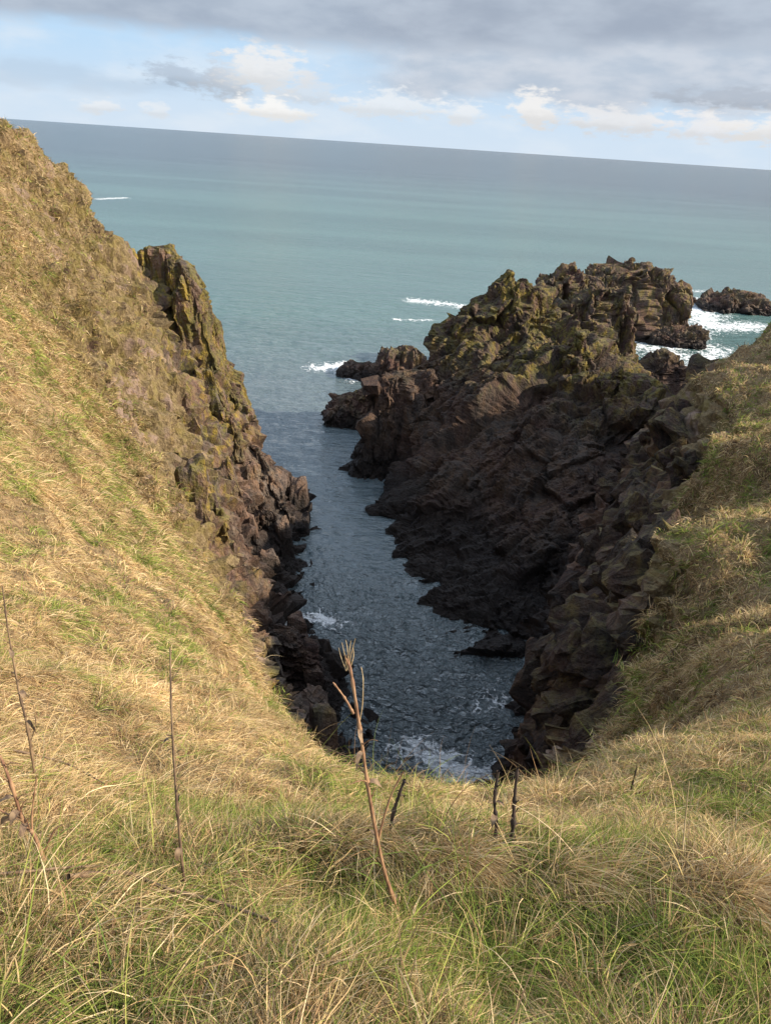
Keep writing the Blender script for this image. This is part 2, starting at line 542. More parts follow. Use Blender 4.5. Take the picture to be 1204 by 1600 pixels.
def sea_mat():
    mt, t = new_mat('sea_water')
    g = t.n('ShaderNodeNewGeometry')
    pos = g.outputs['Position']
    sp = t.n('ShaderNodeSeparateXYZ')
    t.put(sp.inputs[0], pos)
    dist = t.attr('dist').outputs['Fac']
    inlet = t.attr('inlet').outputs['Fac']
    foam = t.attr('foam').outputs['Fac']
    # water colour: silty teal offshore, greyer and darker far out, dark green in the inlet
    big = t.noise(t.scale(pos, (0.004, 0.02, 1)), 1.0, 4, 0.55)
    near = t.mix(t.ramp(big, 0.35, 0.65), (0.072, 0.138, 0.131), (0.094, 0.176, 0.163))
    far = t.mix(t.ramp(big, 0.35, 0.65), (0.038, 0.064, 0.080), (0.054, 0.090, 0.104))
    wc = t.mix(t.ramp(dist, 150.0, 900.0), near, far)
    wc = t.mix(t.ramp(dist, 130.0, 74.0), wc, (0.090, 0.122, 0.130))
    wc = t.mix(inlet, wc, (0.125, 0.150, 0.155))
    # foam
    fn = t.noise(t.scale(pos, (1, 0.7, 1)), 0.9, 6, 0.68, 1.2)
    fv = t.n('ShaderNodeTexVoronoi', feature='DISTANCE_TO_EDGE')
    wob = t.n('ShaderNodeVectorMath', operation='ADD')
    t.put(wob.inputs[0], pos)
    t.put(wob.inputs[1], t.noise(pos, 1.2, 4, 0.6, 0.0, 1))
    t.put(fv.inputs['Vector'], wob.outputs[0])
    fv.inputs['Scale'].default_value = 1.1
    lace = t.ramp(fv.outputs[0], 0.09, 0.0)
    fm = t.math('ADD', t.math('MULTIPLY', foam, 1.0), t.math('ADD', t.math('MULTIPLY', t.math('SUBTRACT', fn, 0.5), 1.5), t.math('MULTIPLY', lace, 0.22)))
    fmask = t.math('MULTIPLY', t.ramp(fm, 0.62, 0.80), t.ramp(foam, 0.06, 0.25))
    # waves
    w1 = t.noise(t.scale(pos, (1.0, 1.5, 1.0)), 0.55, 5, 0.6, 0.4)
    w2 = t.noise(t.scale(pos, (1.0, 1.8, 1.0)), 2.2, 4, 0.6, 0.5)
    w3 = t.noise(t.scale(pos, (0.16, 0.6, 1.0)), 0.5, 6, 0.7)
    calm = t.ramp(dist, 60.0, 400.0, 1.0, 0.9)
    hgt = t.math('ADD', t.math('MULTIPLY', w1, 0.8), t.math('ADD', t.math('MULTIPLY', w2, 0.22), t.math('MULTIPLY', w3, 3.2)))
    rip = t.noise(t.scale(pos, (1.0, 1.4, 1.0)), 2.4, 3, 0.5, 0.4)
    hgt = t.math('ADD', hgt, t.math('MULTIPLY', t.math('MULTIPLY', rip, inlet), 4.0))
    rough = t.math('ADD', 0.045, t.ramp(dist, 40.0, 300.0, 0.0, 0.16))
    b = t.n('ShaderNodeBsdfPrincipled')
    t.put(b.inputs['Base Color'], t.mix(fmask, wc, (0.78, 0.80, 0.80)))
    t.put(b.inputs['Roughness'], t.math('ADD', rough, t.math('MULTIPLY', fmask, 0.6)))
    t.put(b.inputs['IOR'], t.ramp(dist, 110.0, 50.0, 1.33, 1.5))
    t.put(b.inputs['Specular IOR Level'], t.ramp(dist, 140.0, 60.0, 0.5, 1.0))
    bp = t.n('ShaderNodeBump')
    t.put(bp.inputs['Strength'], calm)
    bp.inputs['Distance'].default_value = 0.32
    t.put(bp.inputs['Height'], hgt)
    t.put(b.inputs['Normal'], bp.outputs[0])
    finish(t, b.outputs[0])
    return mt


def blade_mat():
    mt, t = new_mat('grass_blades')
    c = t.attr('tint').outputs['Color']
    d = t.n('ShaderNodeBsdfDiffuse')
    t.put(d.inputs[0], c)
    tr = t.n('ShaderNodeBsdfTranslucent')
    t.put(tr.inputs[0], c)
    mx = t.n('ShaderNodeMixShader')
    mx.inputs[0].default_value = 0.28
    t.t.links.new(d.outputs[0], mx.inputs[1])
    t.t.links.new(tr.outputs[0], mx.inputs[2])
    finish(t, mx.outputs[0])
    return mt


def stem_mat(name, c1, c2):
    mt, t = new_mat(name)
    pos = t.n('ShaderNodeNewGeometry').outputs['Position']
    n = t.noise(t.scale(pos, (1, 1, 0.25)), 60.0, 4, 0.6)
    b = t.n('ShaderNodeBsdfPrincipled')
    t.put(b.inputs['Base Color'], t.mix(t.ramp(n, 0.35, 0.65), c1, c2))
    b.inputs['Roughness'].default_value = 0.75
    t.put(b.inputs['Normal'], t.bump(n, 0.5, 0.002))
    finish(t, b.outputs[0])
    return mt


M_hill, M_sea, M_blade = hill_mat(), sea_mat(), blade_mat()
M_stem_red = stem_mat('dry_red_stalk', (0.16, 0.075, 0.04), (0.36, 0.21, 0.11))
M_stem_dark = stem_mat('dry_black_stalk', (0.025, 0.018, 0.015), (0.07, 0.045, 0.035))
M_stem_pale = stem_mat('dry_pale_stalk', (0.34, 0.24, 0.12), (0.56, 0.43, 0.25))
M_stem_brown = stem_mat('dry_brown_stalk', (0.09, 0.055, 0.035), (0.24, 0.16, 0.09))

# ---------------------------------------------------------------- hillside: turf bowl round the head of the inlet
LOOK = [  # photo column, row, distance ahead, rockness
    (0, 214, 42, .25), (70, 256, 44, .3), (126, 300, 46, .45), (176, 366, 48, .5), (214, 405, 48.5, .6),
    (0, 330, 34, .2), (100, 400, 40, .4), (180, 480, 43, .48), (0, 450, 26, .15), (100, 520, 32, .42), (200, 560, 37, .5),
    (260, 640, 38, .5), (300, 700, 38, .5), (0, 560, 20, .0), (100, 650, 23, .2), (200, 740, 25, .3), (300, 850, 27, .42),
    (390, 960, 29, .75), (430, 1060, 28, 1), (470, 1120, 27, 1),
    (548, 1218, 4.1, 0), (485, 1175, 5.5, 0), (432, 1112, 7.5, 0), (390, 1050, 10, 0), (358, 995, 13, 0.05), (312, 910, 19, .2),
    (200, 900, 11, 0), (100, 900, 8.5, 0), (0, 900, 6.2, 0), (200, 1050, 5.5, 0), (335, 1060, 6.5, 0), (0, 1050, 3.9, 0),
    (200, 1200, 3.0, 0), (400, 1200, 3.3, 0), (500, 1250, 2.9, 0), (100, 750, 16, 0), (0, 700, 13, 0), (200, 800, 18, .1),
    (300, 950, 13, 0), (0, 1250, 1.95, 0), (250, 1300, 2.0, 0), (450, 1300, 2.1, 0),
    (245, 470, 50.5, 1), (345, 560, 52, 1), (352, 600, 51, 1), (400, 680, 50, 1), (330, 620, 46, .9), (300, 545, 49.5, .9), (250, 530, 45.5, .6),
    (300, 620, 42, .6), (340, 760, 40, .8), (380, 860, 38, 1),
    # near lip and the right bank
    (650, 1246, 4, 0), (740, 1262, 4, 0), (830, 1250, 4.2, 0), (900, 1226, 4.7, 0), (975, 1184, 5.8, 0), (1090, 1140, 7.5, 0),
    (1204, 1110, 7.0, 0), (1110, 1090, 9, .1), (1204, 1000, 12, 0), (1100, 1030, 11, 0.1), (1204, 900, 17.6, 0), (1060, 1000, 13.4, .2),
    (1204, 800, 23, .05), (1100, 850, 18.7, .12), (1204, 700, 30, .05), (1120, 700, 27.6, .12), (1204, 600, 42, .05), (1120, 600, 38.4, .15),
    (1204, 510, 54, .1), (1150, 548, 48, .15), (1090, 590, 42, .45), (1060, 690, 38, .8), (1040, 750, 32, .75), (990, 900, 22.5, .7), (960, 1000, 19, .85),
    (600, 1300, 2.6, 0), (800, 1302, 2.75, 0), (950, 1280, 3.1, 0), (1100, 1250, 3.7, 0), (1204, 1250, 3.4, 0),
    # little terrace with combed-over straw
    (440, 1325, 1.80, 0), (560, 1320, 1.78, 0), (720, 1340, 1.70, 0), (950, 1375, 1.60, 0), (1204, 1420, 1.50, 0),
    (460, 1400, 1.60, 0), (560, 1405, 1.61, 0), (720, 1425, 1.52, 0), (950, 1470, 1.40, 0), (1204, 1520, 1.28, 0),
    (0, 1400, 1.3, 0), (250, 1420, 1.4, 0),
]
SPOT = [  # x, y, z, rockness: unseen ground, with a knoll added on the right to shade the headland
    (-0.75, 0.85, 23.3, 0), (0.07, 0.92, 23.27, 0), (0.95, 0.98, 23.2, 0), (0, 0, 23.55, 0), (-2, 0, 23.7, 0), (2, 0, 23.4, 0), (0, -3, 24.3, 0),
    (-5, -3, 24.8, 0), (-4, 1, 24.1, 0), (-6, 3, 23.9, 0), (-10, 5, 24.8, 0), (-20, 10, 26, 0), (-26, 26, 26, .1), (-30, 42, 27, .2), (-34, 56, 20, .3),
    (5, -3, 23.7, 0), (5, 1.5, 22.2, 0), (10, 4, 21.0, 0), (17, 11, 17.4, 0), (21, 19, 15.2, 0), (26, 30, 14.6, .1), (31, 38, 17, .1), (34, 47, 24, .1), (35, 53, 20, .2), (28, 49, 15, .2), (34, 58, 12, .3), (27, 58, 10, .5), (38, 50, 18, .2), (40, 40, 24, .1),
    (40, 20, 25, 0), (48, 40, 23, 0), (55, 55, 16, .3), (60, 10, 27, 0),
    (-20, 54, 13, 1), (-19, 59, 4, 1), (-18, 63, -3, 1), (-28, 64, 5, 1), (-14, 57, 1, 1), (-10, 55, -2, 1), (-30, 70, -3, 1),
    (21.5, 50.5, 10, 1), (23, 58, 2, 1), (28, 60, -2, 1), (36, 64, 2, 1), (48, 70, 0, 1), (32, 70, -3, 1),
    (2, 20, -1.5, 1), (3, 27, -3, 1), (0, 30, -3, 1), (-2, 36, -3, 1), (-2.5, 45, -3, 1), (-4, 53, -3, 1), (5, 32, -3, 1), (5, 24, -2.5, 1),
    (3, 40, -3, 1), (0, 60, -4, 1), (-10, 62, -4, 1),
    (0.4, 5.5, 17.5, .6), (1, 8.5, 12.5, .9), (1.2, 13, 7, 1), (1.6, 17.5, 1.2, 1), (-1.8, 20, 4, 1), (-2.6, 15, 9.5, .8), (-1.2, 10, 12.5, .8),
    (3.4, 8.5, 14.5, .7), (5, 14, 8, 1), (6.5, 19, 3.5, 1), (5.2, 20, 1, 1),
    (-0.62, 25.2, 0.2, 1), (-2.6, 30, 0.2, 1), (-5.7, 34.7, 0.1, 1), (-6.2, 41, 0.1, 1), (-7.3, 46.3, 0.1, 1), (-9.4, 52, 0.0, 1),
    (7.6, 29.5, 0.1, 1), (8.4, 25.5, 0.4, 1), (9.0, 33, 0.8, 1), (10.2, 36, 1.2, 1), (12.6, 40, 3.2, 1), (16.2, 45, 5.2, 1), (19.0, 49.5, 7.5, 1),
    (9.8, 26, 5, 1), (11.5, 31, 6.5, .9), (14, 37, 8, .9), (10.5, 29, 3.5, 1),
]
hp, hv = [], []
for x, y, Y, rk in LOOK:
    q = P(x, y, Y)
    hp.append(q[:2])
    hv.append((q[2], rk))
for x, y, z, rk in SPOT:
    hp.append((x, y))
    hv.append((z, rk))
hill_fn = rbf(hp, hv)


def hill_raw(xy):
    zr = hill_fn(xy)
    z, rk = zr[:, 0], np.clip(zr[:, 1], 0, 1)
    r = np.hypot(xy[:, 0], xy[:, 1])
    p = np.column_stack([xy, np.zeros(len(xy))])
    far = np.clip((r - 3) / 9, 0, 1)
    z = z + 0.07 * fbm(p * 2.6, 3, 1) + 0.10 * np.abs(fbm(p * 1.3, 3, 2)) + far * (0.15 * fbm(p * 1.9, 3, 18) + 0.30 * np.abs(fbm(p * 0.9, 3, 8)) + 0.38 * fbm(p * 0.5, 4, 3) + 0.30 * fbm(p * 0.22, 3, 4))
    rb_ = np.clip((xy[:, 0] - 2) / 3, 0, 1) * np.clip((xy[:, 1] - 4) / 4, 0, 1)
    z = z + rb_ * (0.45 * np.abs(fbm(p * 0.42 + 5, 3, 14)) + 0.22 * fbm(p * 1.1, 3, 15))
    return z, rk


NR, NA = 1250, 760
rr = 0.45 * (78 / 0.45) ** (np.linspace(0, 1, NR) ** 0.93)
aa = np.radians(np.linspace(-64, 66, NA))
RR, AA = np.meshgrid(rr, aa, indexing='ij')
xy = np.column_stack([(RR * np.sin(AA)).ravel(), (RR * np.cos(AA)).ravel()])
hz, hrk = hill_raw(xy)
hvts = np.column_stack([xy, hz])
hn = grid_normals(hvts, NR, NA)
hn *= np.sign(hn[:, 2:3])
slope = 1 - hn[:, 2]
noi = fbm(hvts * np.array([.5, .5, .5]), 4, 9)
rad = RR.ravel()
rockw = np.clip((hrk + 0.22 * noi - 0.42) / 0.25, 0, 1)
rubw = np.clip((hrk + 0.15 * noi - 0.18) / 0.2, 0, 1) * (rad > 12)
sel = rubw > 0.01
LEAN = rot(math.radians(8), math.radians(-14), math.radians(20))
disp = np.zeros_like(hvts)
ps, ns, wr_, wb_ = hvts[sel], hn[sel], rockw[sel][:, None], rubw[sel][:, None]
d_rock = blocks(ps, ns, (1.6, 1.8, 3.6), 0.9, 31, LEAN) + blocks(ps, ns, (0.7, 0.75, 1.6), 0.42, 47, LEAN) + blocks(ps, ns, (0.32, 0.35, 0.6), 0.16, 49, LEAN) + ns * (0.10 * fbm(ps * 3.0, 3, 5) + 0.3 * fbm(ps * 0.7, 3, 15))[:, None]
d_rub = blocks(ps, ns, (1.5, 1.5, 1.1), 0.55, 61, LEAN, 0.6) + blocks(ps, ns, (0.5, 0.5, 0.4), 0.26, 67) + ns * (0.75 * fbm(ps * 0.7, 4, 6))[:, None]
disp[sel] = d_rock * wr_ + d_rub * wb_ * (1 - wr_)
hvts = hvts + disp
hf = grid_faces(NR, NA, hvts[:, 2] > -1.5)
hf = hf[:, ::-1]
hv2, hf2, rk2, hn2 = compact(hvts, hf, hrk, hn)
hill = mesh_obj('hillside', hv2, hf2, M_hill, attrs={'rock': rk2})
tag(hill, 'steep straw coloured grassy hillside falling into a narrow rocky inlet', kind='structure')

# ---------------------------------------------------------------- sea
SNR, SNA = 1500, 900
sr = 12 * (60000 / 12) ** (np.linspace(0, 1, SNR) ** 1.9)
sa = np.radians(np.linspace(-75, 75, SNA))
SR, SA = np.meshgrid(sr, sa, indexing='ij')
sv = np.column_stack([(SR * np.sin(SA)).ravel(), (SR * np.cos(SA)).ravel(), np.zeros(SR.size)])
foam = np.zeros(len(sv))


def froth(pts, rad_, amt):
    """foam along a line of photo points that lie on the water"""
    global foam
    q = np.array([Q(*p)[:2] for p in pts])
    best = np.full(len(sv), 1e9)
    if len(q) == 1:
        q = np.vstack([q, q + 0.01])
    for a, b in zip(q[:-1], q[1:]):
        ab = b - a
        t = np.clip(((sv[:, :2] - a) @ ab) / (ab @ ab), 0, 1)
        best = np.minimum(best, np.hypot(*(sv[:, :2] - a - t[:, None] * ab).T))
    foam = np.maximum(foam, amt * np.clip(1 - best / rad_, 0, 1) ** 0.8)


froth([(445, 960), (455, 1010), (490, 1040)], 1.9, 0.95)
froth([(480, 965), (520, 970)], 1.8, 0.75)
froth([(640, 1165), (680, 1180), (740, 1215)], 2.4, 0.85)
froth([(730, 1100), (790, 1080)], 2.2, 0.6)
froth([(500, 575), (530, 570), (560, 590)], 4.0, 0.85)
froth([(650, 470), (700, 475), (730, 480)], 6.0, 0.8)
froth([(620, 500), (670, 500)], 2.0, 0.75)
froth([(155, 311), (195, 309)], 6.0, 0.8)
froth([(975, 530), (1010, 550), (1090, 560)], 10.0, 0.68)
froth([(1000, 540), (1040, 548), (1085, 520), (1105, 490)], 7.0, 0.8)
froth([(1085, 470), (1110, 510), (1180, 510)], 11.0, 0.80)
froth([(1085, 455), (1110, 455)], 4.0, 0.7)
froth([(1120, 545), (1090, 580)], 9.0, 0.72)
dist = SR.ravel()
_n = dist < 160
_q = sv[_n] * np.array([1, 1, 0])
_a = np.clip((150 - dist[_n]) / 90, 0, 1)
_in = np.clip((50 - sv[_n, 1]) / 20, 0, 1)
sv[_n, 2] = _a * (0.10 * fbm(_q * 0.35, 3, 401) + (0.10 + 0.22 * _in) * fbm(_q * np.array([1.0, 1.35, 1]) * 0.95 + 0.4 * fbm(_q * 0.5, 2, 405)[:, None], 3, 403, 0.5))
inl = np.clip((46 - sv[:, 1]) / 18, 0, 1) * (dist < 120)
mob = mesh_obj('sea', sv, grid_faces(SNR, SNA)[:, ::-1], M_sea, smooth=True, attrs={'foam': foam, 'dist': dist, 'inlet': inl})
tag(mob, 'teal grey sea reaching to the horizon', kind='structure')

# ---------------------------------------------------------------- headland across the inlet
HEAD = [
    (585, 600, 58), (600, 700, 58), (595, 650, 58), (640, 640, 58.5), (690, 640, 57), (670, 575, 61), (700, 510, 63), (740, 460, 64.5), (790, 430, 65.5),
    (850, 470, 66), (700, 850, 43.5), (750, 900, 40), (800, 980, 35.5), (850, 1040, 32.8), (700, 760, 48.5), (640, 820, 46.5), (660, 720, 52), (760, 800, 45),
    (850, 900, 39.5), (900, 800, 43), (800, 650, 51.5), (800, 730, 48), (750, 600, 56.5), (850, 560, 57), (900, 500, 64), (950, 600, 53.5), (1000, 620, 51.5),
    (1030, 650, 49.5), (900, 700, 47), (960, 720, 46.5), (720, 560, 60), (780, 500, 62), (830, 470, 63), (860, 520, 60), (920, 560, 57.5), (1000, 760, 44.5), (930, 850, 41),
]
hp, hv = [], []
for x, y, Y in HEAD:
    q = P(x, y, Y)
    hp.append(q[:2])
    hv.append(q[2])
for px in [(820, 1100), (760, 1040), (700, 960), (650, 900), (620, 850), (605, 800), (590, 740)]:
    q = Q(*px)
    hp.append(q[:2])
    hv.append(0.0)
    hp.append(q[:2] + np.array([-1.8, -1.6]))
    hv.append(-3.0)
for x, y, z in [(-3.5, 59, -3), (-2.5, 63, -1), (0, 66, -2), (4, 71, -2), (8, 76, -2), (14, 77, 0), (20, 72, 3), (24, 66, 2), (24, 58, 3), (21.5, 52.5, 6),
                (19.5, 49, 6), (16.5, 45.5, 4), (12, 39, 0.5), (9, 32, -2), (28, 60, -3), (26, 75, -3), (16, 82, -4)]:
    hp.append((x, y))
    hv.append(z)
head_fn = rbf(hp, hv)
gx, gy = np.arange(-5, 29, 0.075), np.arange(28, 83, 0.1)
GX, GY = np.meshgrid(gx, gy, indexing='ij')
xy = np.column_stack([GX.ravel(), GY.ravel()])
v = np.column_stack([xy, head_fn(xy)])
v[:, 2] += 1.0 * fbm(v * np.array([.16, .16, 0]), 4, 21)
HN = grid_normals(v, len(gx), len(gy))
HN *= np.sign(HN[:, 2:3])
keep = v[:, 2] > -1.6
DIP = rot(math.radians(-12), math.radians(14), math.radians(-25))
BED = rot(math.radians(28), math.radians(-38), 0)
side = HN * np.array([1, 1, 0.6])
d = blocks(v, side, (6.0, 4.2, 9.0), 1.9, 181, DIP, 0.8) * np.clip((v[:, 2:3] + 0.5) / 6.0, 0.25, 1) + blocks(v, side, (2.8, 1.6, 4.6), 0.95, 83, BED) + blocks(v, side, (1.3, 0.5, 2.4), 0.36, 87, BED) + blocks(v, side, (0.45, 0.26, 0.7), 0.17, 89, DIP)
d += HN * (0.9 * (0.3 - np.abs(fbm(v * 0.35, 4, 24))) + 0.07 * fbm(v * 4.0, 3, 25))[:, None]
v = v + d
f = grid_faces(len(gx), len(gy), keep)[:, ::-1]
v, f = compact(v, f)
def clad(v, f, ok, count, seed, base, half_lo, half_hi, sd=0.10, sink=0.35, jit=0.2):
    """angular blocks breaking out of a rock surface"""
    g = np.random.default_rng(seed)
    a, b, c = v[f[:, 0]], v[f[:, 1]], v[f[:, 3]]
    cr = np.cross(b - a, c - a)
    wt = np.linalg.norm(cr, axis=1) * ok
    cs = np.cumsum(wt)
    k = np.minimum(np.searchsorted(cs, g.random(count) * cs[-1]), len(wt) - 1)
    n = unit_(cr[k])
    n *= np.where(n[:, 2:3] < 0, -1, 1)
    sc = g.random((count, 1)) ** 2.0
    half = (np.array(half_lo) + (np.array(half_hi) - np.array(half_lo)) * sc) * (0.75 + 0.5 * g.random((count, 3)))
    C = a[k] - n * half.min(1, keepdims=True) * sink * (0.4 + 1.2 * g.random((count, 1)))
    v2, f2 = hexes(C, half, rots(base, g, count, sd), g, jit, 0.15, seed)
    return v2 + blocks(v2, hexes.out, (0.5, 0.35, 0.7), 0.16, seed + 7, base), f2


o = mesh_obj('rocky_headland', v, f, M_head)
tag(o, 'big dark craggy headland across the inlet, its top edge catching sun', 'headland')


# ---------------------------------------------------------------- jointed rock on the two walls of the inlet
_rw = np.clip((hrk + 0.22 * noi - 0.42) / 0.25, 0, 1)
hvw, hfw = hvts, hf
okl = (_rw[hfw[:, 0]] > 0.8) & (hvw[hfw[:, 0], 0] < 0) & ((hvw[hfw[:, 0], 2] < 11.5) | (hvw[hfw[:, 0], 0] > -13.5)) & (hvw[hfw[:, 0], 2] > -0.5) & (hvw[hfw[:, 0], 1] > 22)
v2, f2 = clad(hvw, hfw, okl.astype(float), 190, 311, rot(0.05, -0.13, 0.2), (0.15, 0.16, 0.4), (0.6, 0.6, 2.2), 0.08, 0.8, 0.26)
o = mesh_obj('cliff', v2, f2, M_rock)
tag(o, 'jointed lichen spotted rock of the left cliff', kind='structure')
okr = (_rw[hfw[:, 0]] > 0.6) & (hvw[hfw[:, 0], 0] > 1.5) & (hvw[hfw[:, 0], 2] > 2.8) & (hvw[hfw[:, 0], 1] > 14) & (hvw[hfw[:, 0], 1] < 54)
v2, f2 = clad(hvw, hfw, okr.astype(float), 300, 313, BED.T, (0.25, 0.18, 0.25), (1.1, 0.55, 1.2), 0.18, 1.05, 0.3)
o = mesh_obj('cliff', v2, f2, M_wall)
tag(o, 'dark jointed rock of the right wall of the inlet', kind='structure')


# ---------------------------------------------------------------- single rocks
def rock(name, label, outline, Y, thick, seed, mat=None, size=(0.9, 0.9, 1.8), amp=0.5, group=None, cat='rock', lean=(0, 0, 0), foot=1.0, boxy=0.55, shear=0.0, fall=0.45, n=None):
    """one jointed rock: upright blocks packed inside an outline (photo points at distance Y) and a depth, broken by cross joints"""
    pts = np.array([P(x, y, Y) for x, y in outline])
    x0, x1, z0, z1 = pts[:, 0].min(), pts[:, 0].max(), pts[:, 2].min(), pts[:, 2].max()
    nz_, nt, ncap = max(40, min(170, int((z1 - z0 + foot) / 0.07))), max(120, min(420, int((x1 - x0 + thick) * 2 / 0.07))), 22
    zs = np.linspace(z0 + 1e-4, z1 - 1e-4, nz_)
    lo, hi = np.full(nz_, 1e9), np.full(nz_, -1e9)
    for p_, q_ in zip(pts, np.roll(pts, -1, 0)):
        if abs(q_[2] - p_[2]) < 1e-9:
            continue
        t = (zs - p_[2]) / (q_[2] - p_[2])
        ok = (t >= 0) & (t <= 1)
        xx = p_[0] + t * (q_[0] - p_[0])
        lo = np.where(ok, np.minimum(lo, xx), lo)
        hi = np.where(ok, np.maximum(hi, xx), hi)
    # the foot keeps the widest lower section and goes on down into the ground or water
    k0 = int(np.argmax((hi - lo)[: max(2, nz_ // 2)]))
    for k in range(k0):
        lo[k], hi[k] = lo[k0], hi[k0]
    nf = max(6, int(foot / 0.12))
    zs = np.concatenate([np.linspace(z0 - foot, z0, nf, endpoint=False), zs])
    lo = np.concatenate([lo[0] - 0.12 * np.linspace(foot, 0, nf), lo])
    hi = np.concatenate([hi[0] + 0.12 * np.linspace(foot, 0, nf), hi])
    tt = np.clip((zs - z0) / (z1 - z0), 0, 1)
    hd = thick / 2 * (1 - fall * tt ** 2.2) * np.clip(((hi - lo) / (hi - lo).max()) ** 0.5, 0.15, 1) + 0.05 * thick * (1 - tt)
    th = np.linspace(0, 2 * math.pi, nt, endpoint=False)
    e = boxy
    cx_ = np.sign(np.cos(th)) * np.abs(np.cos(th)) ** e
    cy_ = np.sign(np.sin(th)) * np.abs(np.sin(th)) ** e
    xc, hw = (lo + hi) / 2, (hi - lo) / 2
    X = xc[:, None] + hw[:, None] * cx_[None]
    Yv = Y + hd[:, None] * cy_[None]
    Z = np.repeat(zs[:, None], nt, 1)
    kk = np.linspace(1, 0, ncap + 1)[1:]
    Xc = xc[-1] + kk[:, None] * (X[-1] - xc[-1])[None]
    Yc = Y + kk[:, None] * (Yv[-1] - Y)[None]
    Zc = np.repeat((z1 + 0.06 * (1 - kk ** 2) * thick * 0.3)[:, None], nt, 1)
    v = np.stack([np.vstack([X, Xc]), np.vstack([Yv, Yc]), np.vstack([Z, Zc])], -1)
    nr_ = v.shape[0]
    du = np.roll(v, -1, 1) - np.roll(v, 1, 1)
    dv = np.gradient(v, axis=0)
    nn = np.cross(du, dv)
    nn = nn + 1e-4 * np.array([0, 0, 1.0])
    nn = unit_(nn)
    v, nn = v.reshape(-1, 3), nn.reshape(-1, 3)
    # warp first so no edge stays straight, then joint
    sx, sy, sz = size
    m_ = (sx + sy) / 2
    wv = np.stack([fbm(v / (2.2 * m_) + 31 * k + seed, 3, seed + k) for k in range(3)], 1)
    dn = nn * np.array([1, 1, 0.8])
    d = wv * np.array([0.55, 0.55, 0.45]) * m_ * min(1.0, (x1 - x0) / (3 * m_))
    d = d + blocks(v, dn, (sx * 1.3, sy * 1.3, sz * 1.4), amp * 0.9, seed + 50) + blocks(v, dn, (sx * 0.5, sy * 0.5, sz * 0.6), amp * 0.45, seed + 53, rot(0.06, 0.08, 0.5)) + blocks(v, dn, (sx * 0.22, sy * 0.22, sz * 0.25), amp * 0.2, seed + 56)
    d = d + nn * (amp * 0.10 * fbm(v / m_ * 5, 3, seed + 60))[:, None]
    v = v + d
    f = grid_faces(nr_, nt, None, True)
    c = np.array([(x0 + x1) / 2, Y, z0])
    v = (v - c) @ rot(*lean).T + c
    base = np.array([c[0], Y, z0])
    o = mesh_obj(name, v - base, f, mat or M_rock)
    o.location = base.tolist()
    tag(o, label, cat, group)
    return o


# left cliff: pinnacle and jointed columns
rock('rock_pinnacle', 'tall squared rock pinnacle topping the left cliff, split by a dark cleft', [(224, 396), (240, 388), (268, 390), (284, 400), (296, 440), (300, 540), (246, 560), (232, 480)], 49, 3.0, 3, size=(1.0, 1.2, 3.8), amp=0.4, lean=(0, -.06, 0), boxy=0.4)
rock('rock_slab', 'leaning yellow-lichened slab against the right side of the tall pinnacle', [(278, 402), (290, 392), (306, 412), (318, 450), (334, 492), (348, 555), (300, 580), (284, 480)], 48.2, 2.2, 5, size=(0.9, 1.0, 3.6), amp=0.34, lean=(0, -.10, 0), boxy=0.4)
rock('rock_tooth', 'small upright tooth of rock below the leaning slab', [(330, 500), (342, 490), (352, 505), (356, 570), (334, 590)], 49.6, 1.2, 7, size=(0.6, 0.6, 1.6), amp=0.14, lean=(0, -.1, 0))
rock('rock_column', 'reddish topped rock column standing out over the water', [(336, 570), (352, 556), (376, 566), (398, 600), (410, 655), (416, 700), (360, 710), (340, 640)], 48.6, 2.6, 9, size=(0.9, 0.9, 2.6), amp=0.45, lean=(0, -.2, 0), boxy=0.45)
rock('rock_column', 'rounded lichen-covered column left of the reddish topped one', [(326, 595), (340, 582), (358, 592), (368, 640), (372, 720), (336, 730), (326, 660)], 46.6, 2.0, 11, size=(0.8, 0.8, 2.4), amp=0.32, lean=(0, -.1, 0), boxy=0.45)
rock('rock_column', 'yellow-green striped column low in the middle of the left cliff', [(356, 660), (370, 640), (388, 662), (402, 730), (404, 780), (366, 790), (352, 720)], 45.4, 2.2, 13, size=(0.8, 0.8, 2.2), amp=0.34, lean=(0, -.1, 0), boxy=0.45)
rock('rock_column', 'brown column stepping down to the dark shore rocks', [(398, 700), (414, 690), (434, 715), (448, 760), (444, 810), (402, 815), (396, 750)], 47, 2.4, 15, size=(0.8, 0.8, 2.0), amp=0.36, lean=(0, -.15, 0), boxy=0.45)
rock('rock_rib', 'thin dark rib of rock down the left side of the columns', [(276, 590), (290, 575), (306, 610), (322, 680), (330, 750), (300, 745), (284, 670)], 43.6, 1.8, 17, size=(0.7, 0.7, 2.2), amp=0.32, lean=(0, -.25, 0), boxy=0.45)
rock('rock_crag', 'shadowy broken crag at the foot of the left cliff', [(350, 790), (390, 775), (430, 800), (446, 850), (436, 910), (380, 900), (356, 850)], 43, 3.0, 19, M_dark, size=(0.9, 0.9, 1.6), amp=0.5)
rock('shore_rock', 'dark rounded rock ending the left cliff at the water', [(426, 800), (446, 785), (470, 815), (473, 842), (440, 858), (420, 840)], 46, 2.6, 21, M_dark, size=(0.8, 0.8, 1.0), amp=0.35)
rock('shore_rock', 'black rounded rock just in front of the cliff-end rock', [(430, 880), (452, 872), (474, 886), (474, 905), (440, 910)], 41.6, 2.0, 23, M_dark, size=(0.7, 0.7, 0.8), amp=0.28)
rock('shore_rock', 'flat brown ledge rock at the waterline above the white foam', [(396, 935), (430, 925), (462, 938), (470, 958), (430, 966), (400, 960)], 37, 2.6, 25, M_dark, size=(0.8, 0.8, 0.7), amp=0.3)
